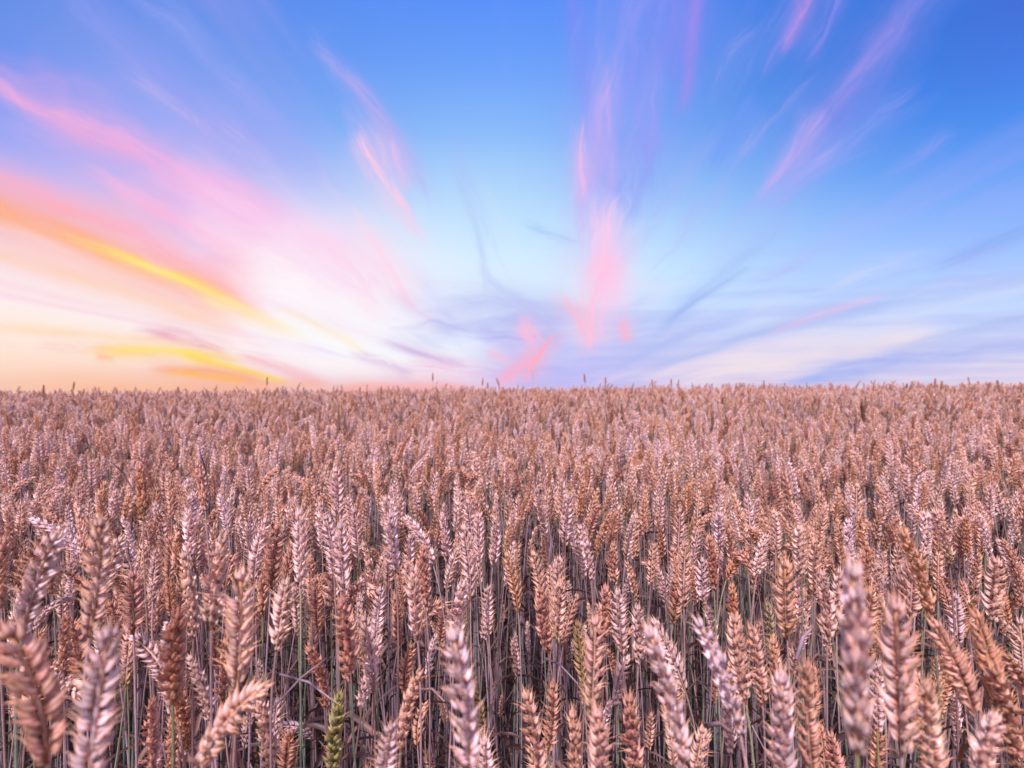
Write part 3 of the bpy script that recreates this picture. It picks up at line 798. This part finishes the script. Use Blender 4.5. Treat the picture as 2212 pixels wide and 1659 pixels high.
 (3, 945, 0, 915, 230, 78, 'a', 1, 'orange ear with a brown foot'),
 (3, 1295, 950, 1290, 1380, 115, 'p', 1, 'light ear showing between the largest pale one and the tall tan one'),
 (3, 1000, 1400, 1040, 1800, 120, 'b', 1, 'dim ear in the shade under the largest pale one'),
 (3, 1850, 60, 1860, 290, 78, 'a', 1, 'narrow orange ear right of the broad leaning one'),
 (3, 2120, 900, 2330, 1330, 170, 'a', 2, 'blurred orange ear cut by the right edge'),
 (4, 450, 20, 450, 20, 0, 'x', 0, ''),
 (6, 690, 755, 760, 1110, 52, 'a', 1, 'vivid orange slim ear out in the middle right of the field'),
 (5, 450, 535, 385, 690, 34, 'b', 0, 'dark brown ear leaning right in the middle of the field'),
 (5, 580, 650, 455, 800, 34, 'p', 2, 'pale ear leaning far right in the middle of the field'),
 (4, 1030, 560, 985, 760, 46, 'a', 0, 'orange ear standing tall at the middle left of the field'),
 (4, 2110, 740, 2120, 1080, 80, 'p', 0, 'whitish upright ear left of the middle of the field'),
 (4, 1210, 900, 1190, 1200, 75, 'p', 0, 'whitish ear above the peach ears at left'),
 (4, 880, 720, 900, 1060, 78, 'a', 1, 'golden ear, left of the fan of golden ones'),
 (4, 1060, 770, 1080, 1050, 62, 'a', 2, 'golden ear, middle of the fan of golden ones'),
 (4, 1240, 700, 1290, 1000, 62, 'a', 1, 'golden ear, right of the fan of golden ones'),
 (4, 1750, 740, 1600, 930, 48, 'r', 3, 'tan ear leaning far right at the left middle'),
 (6, 280, 460, 255, 560, 24, 'o', 1, 'small green ear far out in the field on the right'),
 (6, 430, 480, 450, 640, 34, 'p', 0, 'whitish ear far out in the field on the right'),
 (6, 1225, 820, 1175, 930, 34, 'a', 3, 'short golden ear leaning right on the right side'),
 (6, 1190, 320, 1205, 440, 22, 'o', 1, 'yellow green ear far out on the right'),
]
HEROES = [h for h in HEROES if h[6] != 'x']
# lone ears standing above the far edge: chart x (2212 wide), height above edge line, distance, lean
SKYLINE = [(160, 825, 4.6, .1), (94, 832, 4.2, 0), (577, 815, 5.0, 0), (935, 806, 5.2, 0), (1072, 817, 5.0, -.35), (1043, 817, 5.4, .05), (1262, 808, 4.6, -.1),
           (1308, 815, 4.8, 0), (1450, 818, 5.3, 0), (1466, 820, 5.3, .05), (650, 826, 5.0, .45), (1890, 820, 4.6, .2), (2020, 818, 4.2, 0), (1650, 822, 5, 0)]

GROUP = 'ripe wheat plants in the front of the field'
GROUP2 = 'lone ears standing above the far edge of the field'
hero_list = []    # dict(label, sx, sy (chart), d, x0,x1,y0,y1)
allocated = 0

def chart_to_world(sx, sy, d):
    return Vector(((sx - 1600) / F * d, d, CAMZ - (sy - 1200) / F * d))

def add_plant(tipw, basew, colour, bendclass, label, rng, group=GROUP, wscale=1.0, lod=3, leaf=True, depth_lean=0.0):
    tgt = tipw - basew
    d = basew.y
    horiz = Vector((tgt.x, tgt.y, 0))
    if bendclass <= 1 and horiz.length / max(tgt.length, 1e-6) < .15:
        tw = Vector((rng.uniform(-1, 1), rng.uniform(-.4, .4), 0))
    else:
        tw = Vector((tgt.x, 0, 0)) if abs(tgt.x) > 1e-4 else Vector((1, 0, 0))
        tw = tw.normalized() - Vector((0, 0, .3))
    ei = bendclass * 3 + rng.randint(0, 2)
    E = get_ear(ei, lod)
    Rm = align(E['tip'], tgt, tw)
    sc = tgt.length / E['tip'].length
    root = bpy.data.objects.new('wheat_plant', None)
    # foot of the stalk on the ground, stalk tangent to the ear
    d3 = (Rm.to_3x3() @ Vector((0, 0, 1))).normalized()
    gx = basew.x - d3.x * .10 + rng.uniform(-.03, .03)
    gy = basew.y - d3.y * .10 + rng.uniform(-.02, .05)
    gz = float(ground_z(gx, gy))
    root.location = (gx, gy, gz); root.empty_display_size = .02
    link(root)
    tag(root, label, 'wheat', group)
    org = Vector((gx, gy, gz))
    smb, pts = stem_mb(rng, Vector((0, 0, 0)), basew - org, d3, 7 if lod == 3 else 5, 14)
    gst = colour == 'g' or rng.random() < .22
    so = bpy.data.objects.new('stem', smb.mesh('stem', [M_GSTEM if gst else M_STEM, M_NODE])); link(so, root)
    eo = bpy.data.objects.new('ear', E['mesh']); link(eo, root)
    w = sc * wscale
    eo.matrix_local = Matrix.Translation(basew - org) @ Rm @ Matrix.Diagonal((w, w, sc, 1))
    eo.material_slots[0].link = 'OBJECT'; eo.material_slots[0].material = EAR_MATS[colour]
    if leaf and rng.random() < .75:
        for _ in range(rng.choice((1, 1, 2))):
            k = rng.choice((4, 7, 8)); a = rng.uniform(0, 2 * math.pi)
            lm = leaf_mb(rng, pts[k], (math.cos(a), math.sin(a)), rng.uniform(.10, .22), rng.uniform(.004, .008), rng.uniform(1.2, 3.2))
            lo = bpy.data.objects.new('leaf', lm.mesh('leaf', [M_LEAF])); link(lo, root)
    return root

rng = random.Random(77)
for (rg, tx, ty, bx, by, w, colr, bc, lab) in HEROES:
    ox, oy = OFF[rg]
    t = (ox + tx / ZS, oy + ty / ZS); b = (ox + bx / ZS, oy + by / ZS)
    ln = math.hypot(tx - bx, ty - by)
    d = math.sqrt((257 * (1 if bc < 5 else .8) / ln) * (60.0 / w))
    if rg in (4, 5, 6): d = 257 / ln
    if bc == 5: d = 62 / w
    Tw = chart_to_world(*t, d); Bw = chart_to_world(*b, d * rng.uniform(.985, 1.02))
    wr = (w / ZS) * d / F / .0195 / ((Tw - Bw).length / EAR_L)
    wr = min(max(wr, .82), 1.15)
    add_plant(Tw, Bw, colr, bc, lab, rng, wscale=wr)
    hero_list.append(dict(label=lab, t=t, b=b, w=w / ZS, d=d))
for i, (sx, sy, d, lean) in enumerate(SKYLINE):
    sx *= 1600 / 1106.; sy *= 1600 / 1106.
    Tw = chart_to_world(sx, sy, d)
    Bw = Tw - Vector((math.sin(lean), 0, math.cos(lean))) * .082
    side = 'left' if sx < 1200 else ('middle' if sx < 2000 else 'right')
    k = sorted([s[0] for s in SKYLINE]).index(SKYLINE[i][0])
    ords = ['first', 'second', 'third', 'fourth', 'fifth', 'sixth', 'seventh', 'eighth', 'ninth', 'tenth', 'eleventh', 'twelfth', 'thirteenth', 'last']
    add_plant(Tw, Bw, 'b', 0 if abs(lean) < .2 else 2,
              'dark ear poking above the far edge against the sky, %s of these from the left' % ords[k], rng, GROUP2, lod=2, leaf=False)

# ------------------------------------------------------------------ plant library for the crop at large
def build_variant(seed, lod, ear_i=None):
    r = random.Random(seed)
    if ear_i is None:
        bc = r.choices(range(7), (3, 4, 4, 3, 2, 1.0, .5) if lod > 1 else (3, 3, 4, 4, 3, 2, 1))[0]
        ear_i = bc * 3 + r.randint(0, 2)
    bc = ear_i // 3
    E = get_ear(ear_i, lod)
    lean = r.uniform(0, .16) + (.10 if bc > 3 else 0)
    Rm = Matrix.Rotation(lean, 4, 'Y')
    d3 = (Rm.to_3x3() @ Vector((0, 0, 1)))
    tipl = Rm @ E['tip']
    H = .74 - max(tipl.z, .02) - (0 if bc < 5 else .01)
    H -= .006
    base = Vector((r.uniform(-.01, .03) + lean * .15, r.uniform(-.03, .03), H))
    smb, pts = stem_mb(r, Vector((0, 0, 0)), base, d3, {3: 7, 2: 5, 1: 4}[lod], {3: 14, 2: 10, 1: 6}[lod])
    es = r.uniform(.98, 1.16)
    Me = Matrix.Translation(base) @ Rm @ Matrix.Diagonal((es, es, es, 1)) @ Matrix.Rotation(r.uniform(-.3, .3), 4, 'Z')
    lv = []
    for _ in range(r.choice((1, 2, 2, 3))):
        k = int(len(pts) * r.choice((.3, .45, .55, .62))); a = r.uniform(0, 2 * math.pi)
        lv.append(leaf_mb(r, pts[k], (math.cos(a), math.sin(a)), r.uniform(.10, .24), r.uniform(.004, .009), r.uniform(1.0, 3.4), 8 if lod > 1 else 4))
    return smb, E, Me, lv

# ---- the next nearest plants, each an object of its own
taken = len(HEROES) + len(SKYLINE)
N_IND = 300 - taken
NV = 16
ind_parts = []
for v in range(NV):
    smb, E, Me, lv = build_variant(900 + v, 3)
    ind_parts.append((smb.mesh('stem', [M_GSTEM if v % 5 == 0 else M_STEM, M_NODE]), E['mesh'], Me, [l.mesh('leaf', [M_LEAF]) for l in lv], E['tip']))

def blocks_hero(x, y, ztip, d):
    sx = 1600 + x / y * F; s0 = 1200 + (CAMZ - ztip) / y * F; s1 = s0 + .09 / y * F
    hw = .010 / y * F
    for h in hero_list:
        if y > h['d'] + .03: continue
        hx0 = min(h['t'][0], h['b'][0]) - h['w'] * .42; hx1 = max(h['t'][0], h['b'][0]) + h['w'] * .42
        if sx + hw < hx0 or sx - hw > hx1: continue
        y0 = min(h['t'][1], h['b'][1]); y1 = max(h['t'][1], h['b'][1])
        if s1 < y0 or s0 > y1 - .1 * (y1 - y0): continue
        return True
    return False

prng = random.Random(2024)
cand = []
def gen(y0, y1, dens, margin):
    cell = 1 / math.sqrt(dens)
    y = y0
    while y < y1:
        hw = y * 1.06 + margin
        x = -hw
        while x < hw:
            cand.append((x + prng.uniform(-.5, .5) * cell, y + prng.uniform(-.5, .5) * cell))
            x += cell
        y += cell
gen(.58, 1.0, 330, .5)
gen(1.0, 2.6, 500, .8)
gen(2.6, 6.6, 360, 1.0)
gen(6.6, 14.0, 110, 1.0)
pl = []
for (x, y) in cand:
    patch = float(vnoise(np.array(x * 1.7 + 40), np.array(y * 1.7 + 10), 9)) - .5
    patch2 = float(vnoise(np.array(x * 4.5 + 90), np.array(y * 3.0 + 50), 19)) - .5
    s = prng.gauss(.955, .038) + patch * .06 + patch2 * .05 * min(1, max(0, (y - 1.2)))
    if y < 3 and prng.random() < .36: s -= prng.uniform(.05, .17)
    if prng.random() < .05: s += prng.uniform(.02, .07)
    s = min(max(s, .70), 1.075 if y < 4 else 1.12)
    gz = float(ground_z(x, y)); zt = gz + .74 * s
    if y < 1.7:
        gap = math.exp(-((x / y - .10) / .22) ** 2) * (1 - min(max((y - .9) / .5, 0), 1))
        if prng.random() < gap * .55: s *= .72; zt = gz + .74 * s
        if blocks_hero(x, y, zt, y):
            if prng.random() < .35: continue
            s *= .74; zt = gz + .74 * s
            if blocks_hero(x, y, zt, y): continue
    k = min(1, max(0, (y - 1.4) / 1.5)); lx = float(vnoise(np.array(x * 1.3 + 7), np.array(y * 1.3), 29)) - .5; ly = float(vnoise(np.array(x * 1.3), np.array(y * 1.3 + 70), 39)) - .5
    pl.append((x, y, gz, s, zt, prng.uniform(0, 2 * math.pi), prng.gauss(0, .05 + .05 * k) + ly * .25 * k, prng.gauss(0, .05 + .06 * k) + lx * .45 * k))
vis = [p for p in pl if abs(p[0] / p[1]) < 1.02 and (CAMZ - p[4]) / p[1] < .76]
vis.sort(key=lambda p: p[1])
ind = vis[:N_IND]; indset = set(id(p) for p in ind)
rest = [p for p in pl if id(p) not in indset]

marks = [(h, k) for h, k in (
    ('bright green unripe ear', 'the bright green ear'), ('largest pale ear of', 'the largest pale ear'), ('long large bristly', 'the long large middle ear'),
    ('plump upright pale', 'the plump peach ear'), ('large pale ear leaning right', 'the right leaning ear at far left'),
    ('pale ear bent flat', 'the ear bent flat to the left'), ('clear pale upright', 'the clear pale upright ear'), ('golden ear leaning left on', 'the golden leaning ear'),
    ('dull green brown', 'the green brown ear'), ('bright pale ear leaning left', 'the bright pale leaning ear'),
    ('long slender ear leaning', 'the long slender leaning ear'), ('plump pale ear leaning right', 'the plump pale ear near the right edge'),
    ('vivid orange slim', 'the vivid orange slim ear'), ('small golden ear with green foot', 'the small green footed ear'),
    ('golden ear, middle of', 'the fan of golden ears'), ('whitish upright ear', 'the whitish upright ear'), ('slim pale ear on', 'the slim pale ear'))]
mk = []
for h in hero_list:
    for a, k in marks:
        if h['label'].startswith(a): mk.append((k, (h['t'][0] + h['b'][0]) / 2, (h['t'][1] + h['b'][1]) / 2))
buckets = {}
def bucket(px, py):
    best = min(mk, key=lambda m: (m[1] - px) ** 2 + (m[2] - py) ** 2)
    dx, dy = px - best[1], py - best[2]
    if abs(dx) > 2 * abs(dy): dr = 'right of' if dx > 0 else 'left of'
    elif abs(dy) > 2 * abs(dx): dr = 'below' if dy > 0 else 'above'
    else: dr = ('below' if dy > 0 else 'above') + (' and right of' if dx > 0 else ' and left of')
    return best, dr, math.hypot(dx, dy)
ORD = ['nearest', 'second', 'third', 'fourth', 'fifth', 'sixth', 'seventh', 'eighth', 'ninth', 'tenth', 'eleventh', 'twelfth', 'thirteenth', 'fourteenth', 'fifteenth', 'sixteenth']
ORD += [str(i) + 'th' for i in range(17, 80)]
items = []
for p in ind:
    sx = 1600 + p[0] / p[1] * F; sy = 1200 + (CAMZ - p[4] + .04) / p[1] * F
    bst, dr, ds = bucket(sx, sy)
    c = prng.choices('rpab', (5, 5, 1.5, 2))[0]
    v = prng.randrange(NV)
    items.append([p, bst[0], dr, ds, c, v])
    buckets.setdefault((bst[0], dr), []).append(items[-1])
for key, li in buckets.items():
    li.sort(key=lambda i: i[3])
    for k, it in enumerate(li): it.append(ORD[k])
TONE = {'r': 'tan', 'p': 'pale', 'a': 'golden', 'b': 'brown', 'o': 'olive'}
EM = {}
for p, mname, dr, ds, c, v, o_ in items:
    sm, em, Me, lm, tipl = ind_parts[v]
    x, y, gz, s, zt, rz, tx, ty = p
    root = bpy.data.objects.new('wheat_plant', None); root.empty_display_size = .02
    root.location = (x, y, gz); root.rotation_euler = (tx, ty, rz); root.scale = (s, s, s)
    link(root)
    tag(root, '%s ear, %s %s %s' % (TONE[c], o_, dr, mname), 'wheat', GROUP)
    so = bpy.data.objects.new('stem', sm); link(so, root)
    eo = bpy.data.objects.new('ear', em); link(eo, root); eo.matrix_local = Me
    eo.material_slots[0].link = 'OBJECT'; eo.material_slots[0].material = EAR_MATS[c]
    for lmm in lm:
        lo = bpy.data.objects.new('leaf', lmm); link(lo, root)

# ---- the rest of the crop: one object, instanced on points
def lib(name, meshes):
    c = bpy.data.collections.new(name)
    for i, me in enumerate(meshes):
        o = bpy.data.objects.new('%s_%02d' % (name, i), me); c.objects.link(o)
    return c
def joined(seed, lod, ear_mat, green=False):
    smb, E, Me, lv = build_variant(seed, lod)
    mb = MB(); mb.merge(E['mb'], Me, 0); 
    s2 = MB(); s2.merge(smb); s2.mi = [m + 1 for m in s2.mi]; mb.merge(s2)
    for l in lv: mb.merge(l, None, 3)
    return mb.mesh('wheat', [ear_mat, M_GSTEM if green else M_STEM, M_NODE, M_LEAF])
mats_cycle = [M_EAR, M_PALE, M_EAR, M_PALE, M_PALE, M_EAR, M_PALE, M_AMBER, M_EAR, M_PALE, M_PALE, M_BROWN]
near_v = [joined(300 + i, 2, mats_cycle[i % 12], i % 6 == 2) for i in range(20)]
far_v = [joined(500 + i, 1, mats_cycle[i % 12], i % 6 == 2) for i in range(18)]

def straw_mesh(seed):
    r = random.Random(seed); mb = MB()
    kind = seed % 4
    if kind == 0:      # bare upright stalk
        s, pts = stem_mb(r, Vector((0, 0, 0)), Vector((r.uniform(-.06, .06), r.uniform(-.06, .06), r.uniform(.40, .60))), Vector((r.uniform(-.2, .2), r.uniform(-.2, .2), 1)), 5, 8)
        mb.merge(s)
    elif kind == 1:    # slanting broken stalk
        a = r.uniform(.5, 1.1)
        tube(mb, [Vector((0, 0, .12 * r.random())) + Vector((math.sin(a), 0, math.cos(a))) * t * .42 for t in (0, .5, 1)], [.0013, .0012, .0009], 4, r.random(), .9)
    for _ in range(1 if kind == 0 else 3):
        a = r.uniform(0, 6.28)
        mb.merge(leaf_mb(r, (0, 0, r.uniform(.05, .42)), (math.cos(a), math.sin(a)), r.uniform(.14, .32), r.uniform(.003, .008), r.uniform(.4, 2.6), 8), None, 2)
    return mb.mesh('straw', [M_STEM, M_NODE, M_LEAF])
straw_v = [straw_mesh(s) for s in range(12)]

def scatter(name, pts, idx, rot, scl, coll, label, cat):
    me = bpy.data.meshes.new(name); me.from_pydata(pts, [], [])
    a = me.attributes.new('pick', 'INT', 'POINT'); a.data.foreach_set('value', np.array(idx, np.int32))
    a = me.attributes.new('turn', 'FLOAT_VECTOR', 'POINT'); a.data.foreach_set('vector', np.array(rot, np.float32).ravel())
    a = me.attributes.new('size', 'FLOAT', 'POINT'); a.data.foreach_set('value', np.array(scl, np.float32))
    o = bpy.data.objects.new(name, me); link(o); tag(o, label, cat, kind='stuff')
    g = bpy.data.node_groups.new(name, 'GeometryNodeTree')
    g.interface.new_socket('Geometry', in_out='INPUT', socket_type='NodeSocketGeometry')
    g.interface.new_socket('Geometry', in_out='OUTPUT', socket_type='NodeSocketGeometry')
    gi = g.nodes.new('NodeGroupInput'); go = g.nodes.new('NodeGroupOutput')
    ci = g.nodes.new('GeometryNodeCollectionInfo'); ci.inputs['Collection'].default_value = coll
    ci.inputs['Separate Children'].default_value = True; ci.inputs['Reset Children'].default_value = True
    ip = g.nodes.new('GeometryNodeInstanceOnPoints'); ip.inputs['Pick Instance'].default_value = True
    def na(n, t):
        q = g.nodes.new('GeometryNodeInputNamedAttribute'); q.data_type = t; q.inputs['Name'].default_value = n
        return q.outputs[0]
    L = g.links.new
    L(gi.outputs[0], ip.inputs['Points']); L(ci.outputs[0], ip.inputs['Instance'])
    L(na('pick', 'INT'), ip.inputs['Instance Index'])
    L(na('turn', 'FLOAT_VECTOR'), ip.inputs['Rotation'])
    L(na('size', 'FLOAT'), ip.inputs['Scale'])
    L(ip.outputs[0], go.inputs[0])
    md = o.modifiers.new('scatter', 'NODES'); md.node_group = g
    return o

crop_lib = lib('crop', near_v + far_v)
P = []; I = []; Rr = []; S_ = []
for (x, y, gz, s, zt, rz, tx, ty) in rest:
    P.append((x, y, gz)); Rr.append((tx, ty, rz)); S_.append(s)
    I.append(prng.randrange(20) if y < 2.8 else 20 + prng.randrange(18))
scatter('wheat_crop', P, I, Rr, S_, crop_lib, 'ripe wheat crop reaching back to the edge of the field', 'wheat')
P = []; I = []; Rr = []; S_ = []
y = .35
while y < 3.2:
    x = -y * 1.05 - .4; st = .10 if y < 1.6 else .13
    while x < y * 1.05 + .4:
        xx = x + prng.uniform(-.5, .5) * st; yy = y + prng.uniform(-.5, .5) * st
        P.append((xx, yy, float(ground_z(xx, yy)))); I.append(prng.randrange(12)); Rr.append((prng.gauss(0, .1), prng.gauss(0, .1), prng.uniform(0, 6.28))); S_.append(prng.uniform(.8, 1.15))
        x += st
    y += st
scatter('dry_undergrowth', P, I, Rr, S_, lib('undergrowth', straw_v), 'dry leaves and bare stalks low down between the wheat stems', 'straw')

# ------------------------------------------------------------------ single straws and the wild grass on the skyline
def straw_thing(rg, x0, y0, x1, y1, d0, d1, label, r0=.0012, green=False):
    ox, oy = OFF[rg]
    a = chart_to_world(ox + x0 / ZS, oy + y0 / ZS, d0); b = chart_to_world(ox + x1 / ZS, oy + y1 / ZS, d1)
    mb = MB(); mid = (a + b) / 2 + Vector((0, .004, .004))
    org = a.copy()
    tube(mb, [a - org, (a.lerp(mid, .6)) - org, mid - org, (mid.lerp(b, .5)) - org, b - org], [r0, r0, r0 * .95, r0 * .8, r0 * .35], 6, .4, .9)
    o = bpy.data.objects.new('broken_straw', mb.mesh('broken_straw', [M_LEAF if green else M_STEM])); link(o); o.location = org
    tag(o, label, 'straw', 'single broken straws between the wheat')
straw_thing(1, 1700, 1250, 2050, 920, .52, .56, 'straight straw slanting up to the right, left of the brown pink ear')
straw_thing(1, 1760, 1020, 2120, 1205, .56, .50, 'straw slanting down to the right, above the green ear')
straw_thing(3, 780, 930, 890, 720, .55, .58, 'pale stiff straw slanting up right beside the large neat tan ear', .002)
straw_thing(3, 210, 1345, 400, 1405, .42, .44, 'pale split straw lying near the foot of the bright pale leaning ear', .0018)
straw_thing(2, 530, 1115, 680, 1190, .55, .5, 'short pale straw left of the large middle ear', .0014)
straw_thing(2, 1320, 920, 1520, 1080, .7, .6, 'straw slanting down right under the golden ear with yellow green foot')
straw_thing(4, 1312, 890, 1255, 620, .95, .95, 'thin dark blade standing upright above the golden fan', .0016, True)
straw_thing(4, 830, 860, 700, 690, 1.0, 1.0, 'thin brown blade slanting up left of the golden fan', .0016, True)
straw_thing(6, 1500, 850, 1600, 730, 1.0, 1.0, 'thin dark blade slanting up right on the right side', .0018, True)

def wild_grass():
    mb = MB(); r = random.Random(3)
    d = 4.4; top = chart_to_world(1150 * 1600 / 1106, 798 * 1600 / 1106, d)
    gz = float(ground_z(top.x, d)); org = Vector((top.x, d, gz)); H = top.z - gz
    pts = [Vector((0.01 * math.sin(t * 3), 0, H * t)) for t in np.linspace(0, 1, 10)]
    root = bpy.data.objects.new('wild_grass', None); root.location = org; link(root)
    tag(root, 'faint wispy grass head standing above the crop against the sky', 'grass')
    tube(mb, pts, [.0012 - .0009 * i / 9 for i in range(10)], 4, .5, .9)
    link(bpy.data.objects.new('stem', mb.mesh('stem', [M_STEM])), root)
    m2 = MB()
    for k in range(14):
        z = H - .10 + k * .007; a = r.uniform(0, 6.28); l = r.uniform(.015, .045)
        p = Vector((.002, 0, z)); q = p + Vector((math.cos(a) * l, math.sin(a) * l, l * .7))
        tube(m2, [p, q], [.0003, .0002], 3, .5, .9)
        floret(m2, r, q, (q - p).normalized(), Vector((0, 1, 0)), .005, .0008, .0008, .001, 1, .5)
    link(bpy.data.objects.new('seed_head', m2.mesh('seed_head', [M_LEAF])), root)
wild_grass()
print('heroes', len(HEROES), 'individual', len(ind), 'rest', len(rest))
